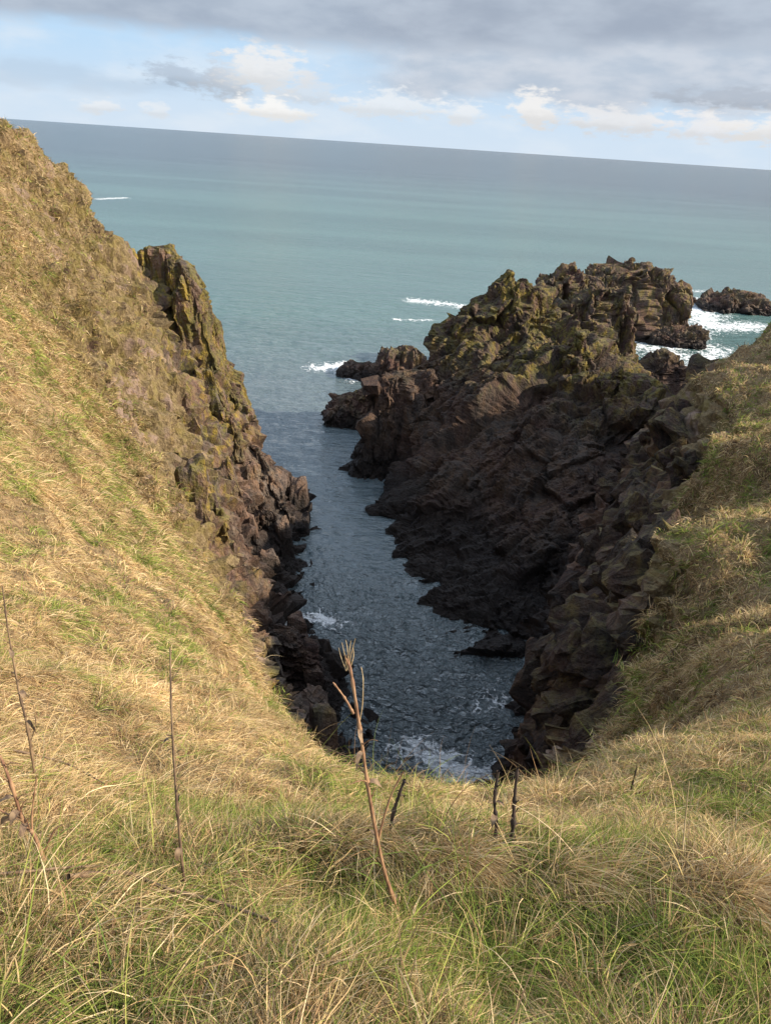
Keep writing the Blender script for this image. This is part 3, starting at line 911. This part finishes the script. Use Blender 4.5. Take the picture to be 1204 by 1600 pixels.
rock('shore_rock', 'small black rock ringed by foam in the inlet', [(454, 974), (470, 968), (486, 980), (484, 996), (460, 996)], 34.6, 1.1, 27, M_dark, size=(0.5, 0.5, 0.5), amp=0.18)
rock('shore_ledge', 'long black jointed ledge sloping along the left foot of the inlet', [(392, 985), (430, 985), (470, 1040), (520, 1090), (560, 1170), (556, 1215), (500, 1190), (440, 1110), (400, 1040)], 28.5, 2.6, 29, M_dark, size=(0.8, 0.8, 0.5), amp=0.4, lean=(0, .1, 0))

# skerries off the headland's seaward end
rock('skerry', 'low red-black skerry pointing left from the headland foot', [(506, 642), (530, 622), (580, 600), (640, 610), (640, 690), (590, 672), (530, 656)], 70, 4.5, 33, M_low, size=(1.2, 1.2, 1.4), amp=0.55)
rock('skerry', 'small reddish skerry in the foam left of the striped one', [(530, 578), (548, 568), (572, 568), (590, 580), (588, 594), (545, 592)], 87, 4.0, 35, M_low, size=(1.0, 1.0, 1.4), amp=0.5)
rock('skerry', 'yellow striped skerry behind the headland shoulder', [(580, 572), (604, 552), (632, 545), (656, 548), (672, 572), (670, 600), (590, 600)], 86, 5.0, 37, M_low, size=(0.8, 1.2, 2.4), amp=0.6)
rock('boulder', 'smooth black boulder at the waterline below the headland end', [(552, 716), (566, 700), (590, 692), (612, 700), (612, 735), (575, 728)], 60.2, 3.0, 39, M_dark, size=(1.4, 1.4, 1.2), amp=0.35)
rock('rock_buttress', 'square brown buttress forming the left end of the headland', [(586, 600), (600, 588), (640, 582), (676, 576), (690, 640), (680, 720), (590, 735), (584, 660)], 59, 5.0, 41, M_head, size=(0.9, 0.9, 2.4), amp=0.4, boxy=0.45)
# sunlit crags along the crest and the stacks behind
rock('rock_crag', 'sunlit square crag with olive streaks at the top of the headland', [(778, 470), (786, 452), (820, 442), (850, 462), (858, 500), (784, 505)], 63.5, 3.0, 45, M_head, size=(0.8, 1.0, 2.4), amp=0.4, boxy=0.4)
rock('rock_crag', 'pointed summit crag of the headland with dry turf on it', [(750, 486), (770, 450), (790, 424), (806, 444), (838, 478), (770, 496)], 65, 2.4, 47, M_head, size=(0.8, 0.8, 1.5), amp=0.35)
rock('rock_crag', 'yellow edged crag on the sunlit right rim of the headland', [(880, 560), (900, 520), (920, 545), (930, 590), (900, 605)], 56, 2.5, 49, M_head, size=(0.8, 0.8, 1.6), amp=0.4)
rock('rock_crag', 'orange brown crag above the notch by the right bank', [(930, 590), (975, 575), (1000, 610), (1030, 640), (1040, 672), (960, 650)], 51.5, 2.4, 51, M_head, size=(0.8, 0.8, 1.2), amp=0.4)
rock('sea_stack', 'green topped blocky stack between the headland and the largest stack', [(842, 440), (862, 424), (900, 420), (930, 440), (934, 490), (860, 500), (845, 470)], 92, 6.0, 53, M_low, size=(1.4, 1.6, 3.0), amp=0.9, foot=6, boxy=0.45)
rock('sea_stack', 'steep stack with a yellow lichened face in front of the largest stack', [(880, 480), (905, 462), (950, 446), (980, 455), (984, 500), (974, 545), (960, 570), (890, 560)], 84, 6.0, 55, M_low, size=(1.0, 1.4, 4.0), amp=0.8, foot=3, boxy=0.4)
rock('sea_stack', 'largest flat topped stack with a ribbed cliff, farthest from the bank', [(916, 428), (932, 414), (965, 419), (985, 407), (1018, 418), (1042, 436), (1070, 446), (1070, 478), (1058, 502), (1000, 518), (935, 500)], 122, 12, 57, M_low, size=(1.4, 2.0, 4.5), amp=1.0, foot=1.5, boxy=0.4, n=(420, 200))
rock('skerry', 'jagged brown wave-washed skerry at the foot of the largest stack', [(1012, 524), (1045, 508), (1075, 508), (1104, 520), (1092, 536), (1045, 540)], 116, 6, 59, M_low, size=(1.0, 1.0, 1.0), amp=0.6)
rock('islet', 'low green-brown islet in white surf at the right edge', [(1088, 476), (1110, 464), (1145, 453), (1175, 458), (1206, 470), (1210, 500), (1130, 494)], 150, 10, 61, M_low, size=(2.0, 2.0, 2.0), amp=1.0, n=(320, 150))
rock('rock_block', 'big dark square block behind the notch by the right bank', [(990, 606), (1004, 578), (1045, 563), (1070, 574), (1076, 610), (1056, 645), (1002, 640)], 66, 5, 63, M_head, size=(1.6, 1.6, 1.6), amp=0.6, foot=3, boxy=0.4)
rock('rock_block', 'rosy flat slab between the yellow stack and the square block', [(930, 565), (975, 556), (985, 575), (975, 600), (935, 600)], 68, 4, 65, M_low, size=(1.4, 1.4, 1.0), amp=0.5, foot=4)


# ---------------------------------------------------------------- grass: blades of dead and living grass over the turf
def scatter(count, rmin, rmax, power, seed, thr=0.4, extra=None):
    """random points on the turf, weighted by area / distance^power; returns point, normal"""
    g = np.random.default_rng(seed)
    a, b, c = hv2[hf2[:, 0]], hv2[hf2[:, 1]], hv2[hf2[:, 3]]
    e = hv2[hf2[:, 2]]
    ar = np.linalg.norm(np.cross(b - a, c - a), axis=1)
    ctr = (a + e) / 2
    r = np.hypot(ctr[:, 0], ctr[:, 1])
    rk = rk2[hf2[:, 0]]
    nz_ = fbm(ctr * 0.5, 3, 9)
    wgt = ar / np.maximum(r, 1.2) ** power
    wgt = wgt * (r > rmin) * (r < rmax) * np.clip((thr + 0.1 - rk - 0.25 * nz_) / 0.15, 0, 1)
    vv = ctr - np.array([0, 0, H])
    dep = vv @ _f
    sx = np.abs(vv @ cam_r) / np.maximum(dep, 0.05)
    sy = np.abs(vv @ cam_u) / np.maximum(dep, 0.05)
    wide = np.clip((6 - r) / 4, 0, 1)
    wgt = wgt * ((sx < 0.72 + 0.75 * wide) & (sy < 0.95 + 0.6 * wide) & (dep > 0))
    cs = np.cumsum(wgt)
    k = np.searchsorted(cs, g.random(count) * cs[-1])
    k = np.minimum(k, len(wgt) - 1)
    s, t = g.random(count)[:, None], g.random(count)[:, None]
    p = a[k] * (1 - s) * (1 - t) + b[k] * s * (1 - t) + e[k] * s * t + c[k] * (1 - s) * t
    n = np.cross(b[k] - a[k], c[k] - a[k])
    n /= np.linalg.norm(n, axis=1, keepdims=True) + 1e-9
    n *= np.sign(n[:, 2:3])
    return p, n, g


def unit(v):
    return v / (np.linalg.norm(v, axis=-1, keepdims=True) + 1e-9)


BL_V, BL_F, BL_C = [], [], []
nvert = 0


def blades(p, n, g, length, width, lean, droop, tint, seg=4, flow=None, spread=0.6):
    """curved tapering blades: rise along the normal, lean with the flow, droop under gravity"""
    global nvert
    N = len(p)
    down = unit(n * n[:, 2:3] - np.array([0, 0, 1.0]))
    down = np.where(n[:, 2:3] > 0.995, np.array([[0.0, 1, 0]]), down)
    if flow is None:
        flow = down
    rnd = unit(g.normal(size=(N, 3)))
    d = unit(n * (1 - lean)[:, None] + flow * lean[:, None] + rnd * spread)
    sidev = unit(np.cross(d, unit(g.normal(size=(N, 3)))))
    step = (length / seg)[:, None]
    q = p - n * 0.02
    dirn = d
    rows = []
    for k in range(seg + 1):
        wd = (width * (1 - (k / seg) ** 1.5 * 0.92))[:, None] * 0.5
        rows += [q - sidev * wd, q + sidev * wd]
        q = q + dirn * step
        dirn = unit(dirn + np.array([0, 0, -1.0]) * (droop / seg)[:, None] + flow * (droop * 0.6 / seg)[:, None])
        # keep blades on top of the turf
        sink = ((q - p) * n).sum(1)
        q = q + n * np.clip(0.012 - sink, 0, None)[:, None]
    vv = np.stack(rows, 1)                      # N, 2(seg+1), 3
    b0 = nvert + np.arange(N)[:, None] * (2 * (seg + 1))
    ff = np.stack([np.concatenate([b0 + 2 * k, b0 + 2 * k + 1, b0 + 2 * k + 3, b0 + 2 * k + 2], 1) for k in range(seg)], 1).reshape(-1, 4)
    BL_V.append(vv.reshape(-1, 3))
    BL_F.append(ff)
    BL_C.append(np.repeat(tint, 2 * (seg + 1), axis=0))
    nvert += vv.shape[0] * vv.shape[1]


STRAW = np.array([(0.52, 0.385, 0.21), (0.44, 0.31, 0.155), (0.60, 0.47, 0.28), (0.36, 0.23, 0.12), (0.48, 0.37, 0.17)])
GREEN = np.array([(0.16, 0.21, 0.045), (0.23, 0.28, 0.06), (0.33, 0.34, 0.09), (0.12, 0.175, 0.04)])
BROWN = np.array([(0.20, 0.125, 0.07), (0.28, 0.18, 0.10), (0.15, 0.10, 0.06)])


def tints(p, g, green_at, brown=0.1):
    N = len(p)
    t = STRAW[g.integers(0, len(STRAW), N)]
    gm = g.random(N) < green_at
    t = np.where(gm[:, None], GREEN[g.integers(0, len(GREEN), N)], t)
    bm = g.random(N) < brown
    t = np.where(bm[:, None], BROWN[g.integers(0, len(BROWN), N)], t)
    r = np.hypot(p[:, 0], p[:, 1])
    sm = g.random(N) < soil_field(p) * 0.28
    t = np.where(sm[:, None], HEATH[g.integers(0, len(HEATH), N)], t)
    om = g.random(N) < np.clip((r - 24) / 12, 0, 1) * (p[:, 0] < 0) * np.clip(0.55 + 0.9 * fbm(p * 0.5, 3, 141), 0, 0.9)
    t = np.where(om[:, None], OLIVE[g.integers(0, len(OLIVE), N)], t)
    t = t * (1.16 + 0.45 * fbm(p * 1.1, 3, 151) * np.clip(r / 5, 0.4, 1))[:, None]
    return t * (0.8 + 0.4 * g.random((N, 1)))


def soil_field(p):
    """patches of dark dead heather and bare soil on the right bank, olive tufts on the stony left slope"""
    r = np.hypot(p[:, 0], p[:, 1])
    h = fbm(p * 0.45, 4, 131)
    return np.clip((h - 0.18) / 0.2, 0, 1) * np.clip((p[:, 0] - 2.5) / 2, 0, 1) * np.clip((r - 6) / 3, 0, 1)


HEATH = np.array([(0.085, 0.055, 0.045), (0.13, 0.085, 0.055), (0.06, 0.04, 0.035), (0.17, 0.13, 0.06)])
OLIVE = np.array([(0.24, 0.19, 0.07), (0.32, 0.24, 0.10), (0.18, 0.14, 0.05), (0.27, 0.18, 0.09)])


def green_field(p):
    """where the turf is green: near ground below the terrace, plus scattered patches on the slopes"""
    r = np.hypot(p[:, 0], p[:, 1])
    g1 = fbm(p * 1.35, 4, 101)
    g2 = fbm(p * np.array([1.9, 1.9, 1.9]), 3, 103)
    patch = np.clip((g1 - 0.05) / 0.12, 0, 1) * 0.95
    near = np.clip((1.95 - r) / 0.3, 0, 1) * np.clip((g2 + 0.30) / 0.55, 0, 1) * 0.75
    right = np.clip((p[:, 0] - 0.3) / 1.5, 0, 1) * np.clip((8 - r) / 4, 0, 1) * np.clip((g2 + 0.35) / 0.7, 0, 1) * 0.45
    base = 0.08 + 0.10 * np.clip(g2, 0, 1)
    return np.clip(np.maximum(np.maximum(patch, near), right) + base, 0, 0.92)


def wind(p):
    """combed direction of the dead grass"""
    a = 1.1 * fbm(p * 0.6, 3, 111)
    return np.column_stack([np.cos(a - 0.5), np.sin(a - 0.5), np.zeros(len(p))])


def turf(count, rmin, rmax, power, seed, L, W, seg, lean0, droop0, brown=0.1, spread=0.5, thr=0.4, gscale=1.0):
    p, n, g = scatter(count, rmin, rmax, power, seed, thr)
    down = unit(n * n[:, 2:3] - np.array([0, 0, 1.0]))
    fl = unit(down * 0.6 + wind(p) * 0.5 + 0.75 * g.normal(size=p.shape))
    fl = unit(fl - n * (fl * n).sum(1)[:, None])
    r = np.linalg.norm(p - np.array([0, 0, H]), axis=1)
    clump = 0.75 + 0.6 * np.clip(fbm(p * 1.6 / np.maximum(1, r.mean() / 5), 3, 121), -0.6, 1)
    gf = green_field(p) * gscale
    gf = np.clip(np.maximum(gf, 0.5 * np.clip((0.86 - n[:, 2]) / 0.12, 0, 1) * (np.hypot(p[:, 0], p[:, 1]) < 2.6)), 0, 0.95)
    ln = L * clump * (0.5 + 0.9 * g.random(count))
    wd = np.maximum(W, 0.00085 * r) * (0.6 + 0.8 * g.random(count))
    lean = np.clip(lean0 + 0.25 * g.normal(size=count) - 0.25 * gf, 0, 0.95)
    blades(p, n, g, ln, wd, lean, droop0 * (0.5 + g.random(count)), tints(p, g, gf, brown), seg, fl, spread)


def tussocks(nc, per, rmin, rmax, power, seed, L, W, R, seg, brown=0.1):
    """clumps: blades springing from a common crown and falling outwards"""
    pc, nc_, g = scatter(nc, rmin, rmax, power, seed, 0.35)
    gf = green_field(pc)
    kind = g.random(nc)
    steep = np.clip((0.86 - nc_[:, 2]) / 0.12, 0, 1) * (np.hypot(pc[:, 0], pc[:, 1]) < 2.6)
    gf = np.maximum(gf, steep * 0.5)
    dry = kind > gf * 0.9
    k = np.repeat(np.arange(nc), per)
    N = len(k)
    size = (0.6 + 0.8 * g.random(nc))[k]
    off = g.normal(size=(N, 3)) * (R * size)[:, None]
    n = nc_[k]
    off = off - n * (off * n).sum(1)[:, None]
    p = pc[k] + off + n * 0.02
    out = unit(off + 1e-4)
    down = unit(n * n[:, 2:3] - np.array([0, 0, 1.0]))
    fl = unit(out * 1.1 + down * 0.5 + wind(pc)[k] * 0.4)
    r = np.linalg.norm(p - np.array([0, 0, H]), axis=1)
    ln = L * size * (0.5 + 0.8 * g.random(N)) * (1 - 0.35 * steep[k])
    wd = np.maximum(W, 0.0008 * r) * (0.6 + 0.7 * g.random(N))
    lean = np.clip(0.35 + 0.25 * g.random(N), 0, 0.9)
    shade = (0.8 + 0.45 * g.random(nc))[k][:, None]
    tn = tints(p, g, np.where(dry[k], 0.06, 0.75), brown) * shade
    blades(p, n, g, ln, wd, lean, (1.3 + 0.9 * g.random(nc))[k], tn, seg, fl, 0.35)


turf(165000, 0.4, 5.5, 1.6, 201, 0.16, 0.0034, 4, 0.55, 1.6, 0.14, 0.8)
turf(100000, 0.4, 2.6, 1.6, 202, 0.12, 0.0036, 3, 0.2, 0.6, 0.10, 0.5, 0.4, 1.35)
tussocks(1250, 65, 0.4, 5.0, 1.5, 211, 0.19, 0.0030, 0.05, 5, 0.12)
turf(150000, 4.5, 14, 1.9, 203, 0.11, 0.005, 3, 0.5, 1.4, 0.1, 1.0)
tussocks(3400, 45, 4.2, 16, 1.8, 213, 0.16, 0.004, 0.08, 4, 0.08)
turf(170000, 12, 32, 1.9, 204, 0.16, 0.010, 2, 0.5, 1.2, 0.1, 1.0)
tussocks(4200, 36, 13, 42, 1.8, 215, 0.28, 0.008, 0.15, 3, 0.12)
turf(110000, 24, 60, 1.9, 205, 0.34, 0.02, 2, 0.45, 1.0, 0.15, 0.9, 0.40)
# flattened litter of broad dead blades
turf(22000, 0.4, 4.5, 1.6, 208, 0.13, 0.0065, 3, 0.9, 0.6, 0.12, 0.6, 0.4, 0.3)
# stray tall straws
turf(900, 0.8, 6, 1.7, 206, 0.55, 0.0028, 6, 0.3, 0.9, 0.1, 0.5)
turf(1600, 0.5, 3.0, 1.7, 207, 0.38, 0.0036, 6, 0.75, 0.7, 0.3, 0.9)


def foot_on(x, y):
    """where the line of sight through a photo point meets the turf"""
    d = ray(x, y)
    d = d / d[1]
    Ys = np.linspace(0.6, 12, 1500)
    pts = np.array([0, 0, H]) + Ys[:, None] * d
    z = hill_raw(pts[:, :2])[0]
    k = np.argmax(pts[:, 2] < z)
    return pts[k]


def ridge_straw(path, count, seed):
    """pale dead grass combed over the edge of the little terrace"""
    g = np.random.default_rng(seed)
    q = np.array([foot_on(*p)[:2] for p in path])
    u = g.random(count) * (len(q) - 1.001)
    i = u.astype(int)
    xy = q[i] + (q[i + 1] - q[i]) * (u - i)[:, None] + g.normal(size=(count, 2)) * np.array([0.03, 0.035])
    e = 0.01
    z = hill_raw(xy)[0]
    zx = hill_raw(xy + [e, 0])[0]
    zy = hill_raw(xy + [0, e])[0]
    n = unit(np.column_stack([-(zx - z) / e, -(zy - z) / e, np.ones(count)]))
    p = np.column_stack([xy, z])
    fl = unit(np.array([0.75, -0.45, -0.1]) + 0.35 * g.normal(size=(count, 3)))
    tn = STRAW[g.integers(0, 3, count)] * (0.95 + 0.4 * g.random((count, 1)))
    blades(p, n, g, 0.11 + 0.16 * g.random(count), 0.0022 + 0.0022 * g.random(count), 0.55 + 0.3 * g.random(count), 1.0 + g.random(count), tn, 5, fl, 0.3)


ridge_straw([(600, 1322), (720, 1340), (850, 1358), (950, 1376), (1080, 1400), (1230, 1428)], 11000, 221)
ridge_straw([(250, 1240), (420, 1290), (520, 1310), (600, 1322)], 5000, 222)
o = mesh_obj('grass', np.concatenate(BL_V), np.concatenate(BL_F), M_blade, colors={'tint': np.concatenate(BL_C)})
tag(o, 'dry straw coloured and green grass covering the slopes', 'grass', kind='stuff')


# ---------------------------------------------------------------- dead stalks standing in the grass
def tube(pts, r0, r1, sides=7, knots=0.0, seed=0):
    pts = np.array(pts, float)
    # smooth the path
    t = np.linspace(0, len(pts) - 1, (len(pts) - 1) * 8 + 1)
    i = np.minimum(t.astype(int), len(pts) - 2)
    fr = (t - i)[:, None]
    pm, pn = pts[np.maximum(i - 1, 0)], pts[np.minimum(i + 2, len(pts) - 1)]
    a, b = pts[i], pts[i + 1]
    c = 0.5 * ((2 * a) + (b - pm) * fr + (2 * pm - 5 * a + 4 * b - pn) * fr ** 2 + (3 * a - pm - 3 * b + pn) * fr ** 3)
    d = unit(np.gradient(c, axis=0))
    u = unit(np.cross(d, np.array([0.3, 1, 0.2])))
    w_ = np.cross(d, u)
    g = np.random.default_rng(seed)
    s = np.linspace(0, 1, len(c))
    rad_ = r0 + (r1 - r0) * s
    rad_ = rad_ * (1 + knots * (g.random(len(c)) - 0.3)) * (1 + 0.45 * (np.abs((np.arange(len(c)) * 0.16 + g.random()) % 1 - 0.5) < 0.07))
    th = np.linspace(0, 2 * math.pi, sides, endpoint=False)
    v = c[:, None] + rad_[:, None, None] * (np.cos(th)[None, :, None] * u[:, None] + np.sin(th)[None, :, None] * w_[:, None])
    f = grid_faces(len(c), sides, None, True)
    return v.reshape(-1, 3), f


def join(parts):
    vs, fs, k = [], [], 0
    for v, f in parts:
        vs.append(v)
        fs.append(f + k)
        k += len(v)
    return np.concatenate(vs), np.concatenate(fs)


def ground(x, y):
    return float(hill_raw(np.array([[x, y]]))[0][0])


def stalk(name, label, path, r0, r1, mat, branches=(), heads=(), cat='dead stalk', group=None, lean=0.0, knots=0.35, seed=1, twigs=0, leaves=0):
    """path: photo points from foot to tip; the foot stands on the turf, the rest rises from it, lean leans it away"""
    ft = foot_on(*path[0])
    def lift(x, y, k):
        return P(x, y, ft[1] * (1 + lean * k))
    r0, r1 = r0 * 0.62, r1 * 0.62
    pts = [lift(x, y, i / max(1, len(path) - 1)) for i, (x, y) in enumerate(path)]
    pts[0] = pts[0] - np.array([0, 0, 0.03])
    root = empty(name, ft.tolist())
    tag(root, label, cat, group)
    v, f = tube(np.array(pts) - ft, r0, r1, 8, knots, seed)
    mesh_obj('stem', v, f, mat, root, True)
    g = np.random.default_rng(seed + 100)
    L_ = np.linalg.norm(pts[-1] - pts[0])
    for i in range(twigs):
        k = 0.25 + 0.7 * g.random()
        j = k * (len(pts) - 1)
        a = pts[int(j)] + (pts[min(int(j) + 1, len(pts) - 1)] - pts[int(j)]) * (j - int(j)) - ft
        dr = unit(np.array([g.normal(), 0.5 * g.normal(), 0.7 + 0.5 * g.random()]))
        ln = L_ * (0.05 + 0.09 * g.random())
        q = [a, a + dr * ln * 0.5 + np.array([0, 0, 0.01]), a + dr * ln + np.array([0.3 * g.normal(), 0, -0.1]) * ln * 0.5]
        v, f = tube(q, r1 * 0.55, r1 * 0.22, 5, 0.5, seed + i)
        mesh_obj('twig', v, f, mat, root, True)
    for i in range(leaves):
        k = 0.08 + 0.6 * g.random()
        j = k * (len(pts) - 1)
        a = pts[int(j)] + (pts[min(int(j) + 1, len(pts) - 1)] - pts[int(j)]) * (j - int(j)) - ft
        out_ = unit(np.array([g.normal(), g.normal(), 0.1]))
        ln, wd = 0.035 + 0.04 * g.random(), 0.007 + 0.006 * g.random()
        rows_ = []
        p_, d_ = a.copy(), unit(out_ + np.array([0, 0, 0.5]))
        sd_ = unit(np.cross(d_, np.array([0.2, 0.1, 1.0])))
        for q in range(7):
            w_ = wd * math.sin(math.pi * (0.12 + 0.83 * q / 6))
            rows_.append(np.stack([p_ - sd_ * w_ + np.array([0, 0, 0.4 * w_]), p_, p_ + sd_ * w_ + np.array([0, 0, 0.4 * w_])]))
            p_ = p_ + d_ * ln / 6
            d_ = unit(d_ + np.array([0, 0, -0.45]) + 0.15 * g.normal(size=3))
            sd_ = unit(sd_ + 0.25 * g.normal(size=3))
        mesh_obj('withered_leaf', np.concatenate(rows_), grid_faces(7, 3), M_stem_brown, root, True)
    for b in branches:
        k = [min(1.0, max(0.0, (path[0][1] - y) / max(1.0, abs(path[0][1] - path[-1][1])))) for x, y in b]
        v, f = tube(np.array([lift(x, y, kk) for (x, y), kk in zip(b, k)]) - ft, r1 * 1.1, r1 * 0.5, 6, knots, seed + 3)
        mesh_obj('branch', v, f, mat, root, True)
    if heads:
        vf = []
        for b in heads:
            vf.append(tube(np.array([lift(x, y, 1.0 + 0.02 * i) for i, (x, y) in enumerate(b)]) - ft, r1 * 0.55, r1 * 0.22, 5, 0.6, seed + 9))
        v, f = join(vf)
        mesh_obj('seed_head', v, f, M_stem_pale if mat is M_stem_red else mat, root, True)
    return root


stalk('dead_stalk', 'tall reddish stalk with a forked dry umbel head, against the inlet water', [(632, 1440), (600, 1360), (578, 1250), (562, 1140), (548, 1050), (541, 1030)], 0.0095, 0.0055, M_stem_red,
      branches=[[(552, 1115), (538, 1090), (520, 1066)], [(590, 1320), (596, 1290), (612, 1240), (630, 1206)]],
      heads=[[(542, 1046), (538, 1022), (534, 1004)], [(543, 1046), (543, 1018), (540, 1000)], [(544, 1046), (549, 1020), (555, 998)], [(541, 1048), (533, 1028), (529, 1012)],
             [(543, 1044), (546, 1016), (548, 1001)], [(545, 1048), (552, 1026), (551, 1008)], [(562, 1125), (566, 1100), (567, 1062), (564, 1042)]], lean=0.08, seed=3, twigs=5, leaves=5)
stalk('dead_stalk', 'thin dark stalk rising alone left of centre', [(293, 1408), (284, 1340), (274, 1220), (268, 1110), (266, 1012)], 0.0075, 0.003, M_stem_brown,
      branches=[[(269, 1150), (260, 1148)], [(275, 1240), (281, 1225)]], lean=0.10, seed=5, twigs=6, leaves=3)
stalk('dead_stalk', 'long brown stalk at the left edge curving up the slope', [(56, 1225), (44, 1140), (30, 1080), (14, 990), (4, 915)], 0.009, 0.003, M_stem_brown, branches=[[(48, 1160), (56, 1130), (52, 1100)]], lean=0.05, seed=7, twigs=6, leaves=4)
stalk('dead_stalk', 'thick branching reddish stalk in the lower left corner', [(78, 1372), (56, 1310), (38, 1285), (16, 1220), (0, 1180)], 0.0105, 0.005, M_stem_red,
      branches=[[(52, 1308), (50, 1280), (54, 1240), (58, 1215)], [(36, 1282), (8, 1270), (-12, 1256)], [(66, 1340), (84, 1300), (98, 1288)]], lean=0.06, seed=9, twigs=6, leaves=6)
stalk('dead_stalk', 'left one of two black stalks standing on the lip', [(771, 1330), (775, 1290), (772, 1250), (778, 1205)], 0.010, 0.006, M_stem_dark, lean=0.02, knots=0.4, seed=11, twigs=4, leaves=2)
stalk('dead_stalk', 'right one of two black stalks standing on the lip', [(797, 1334), (801, 1290), (803, 1250), (808, 1200)], 0.013, 0.006, M_stem_dark, lean=0.02, knots=0.4, seed=13, twigs=4, leaves=2)
stalk('dead_stalk', 'short dark stalk with drooping burrs beside the tall reddish one', [(608, 1312), (612, 1280), (622, 1245), (632, 1218)], 0.010, 0.006, M_stem_dark, lean=0.02, knots=0.5, seed=15, twigs=5, leaves=2)
stalk('dead_stalk', 'short dark stalk alone on the right turf', [(984, 1242), (988, 1222), (994, 1200)], 0.012, 0.006, M_stem_dark, lean=0.0, knots=0.4, seed=17)
stalk('straw_stem', 'bent pale straw sloping down right of the black stalks', [(922, 1358), (880, 1315), (840, 1280), (800, 1256)], 0.0035, 0.002, M_stem_pale, cat='straw', lean=0.05, seed=19)
stalk('straw_stem', 'upright pale straw leaning right beneath the bent one', [(857, 1395), (866, 1345), (876, 1300)], 0.0035, 0.002, M_stem_pale, cat='straw', lean=0.03, seed=21)
stalk('straw_stem', 'pale straight straw on the right turf', [(1066, 1358), (1068, 1300), (1076, 1220)], 0.0045, 0.002, M_stem_pale, cat='straw', lean=0.03, seed=23)
stalk('straw_stem', 'broken pale straw lying across the grass near the bottom right', [(1140, 1505), (1165, 1540), (1200, 1580)], 0.007, 0.004, M_stem_pale, branches=[[(1165, 1540), (1190, 1550), (1210, 1560)]], cat='straw', seed=25)


def fallen(label, path, r0, mat, seed):
    pts = []
    for x, y in path:
        q = foot_on(x, y)
        pts.append(q + np.array([0, -0.015, 0.10]))
    pts = np.array(pts)
    v, f = tube(pts - pts[0], r0, r0 * 0.5, 7, 0.4, seed)
    o = mesh_obj('fallen_stalk', v, f, mat, None, True)
    o.location = pts[0].tolist()
    tag(o, label, 'dead stalk')


fallen('brown fallen stalk lying across the grass below the thin dark one', [(118, 1400), (200, 1392), (270, 1418), (340, 1436), (440, 1472)], 0.0065, M_stem_brown, 31)
fallen('short brown broken stalk lying left of the long fallen one', [(0, 1398), (60, 1392), (120, 1385), (192, 1380)], 0.0042, M_stem_brown, 33)
fallen('thin straw lying across the slope left of the thin dark stalk', [(30, 1195), (110, 1215), (170, 1248)], 0.005, M_stem_brown, 35)
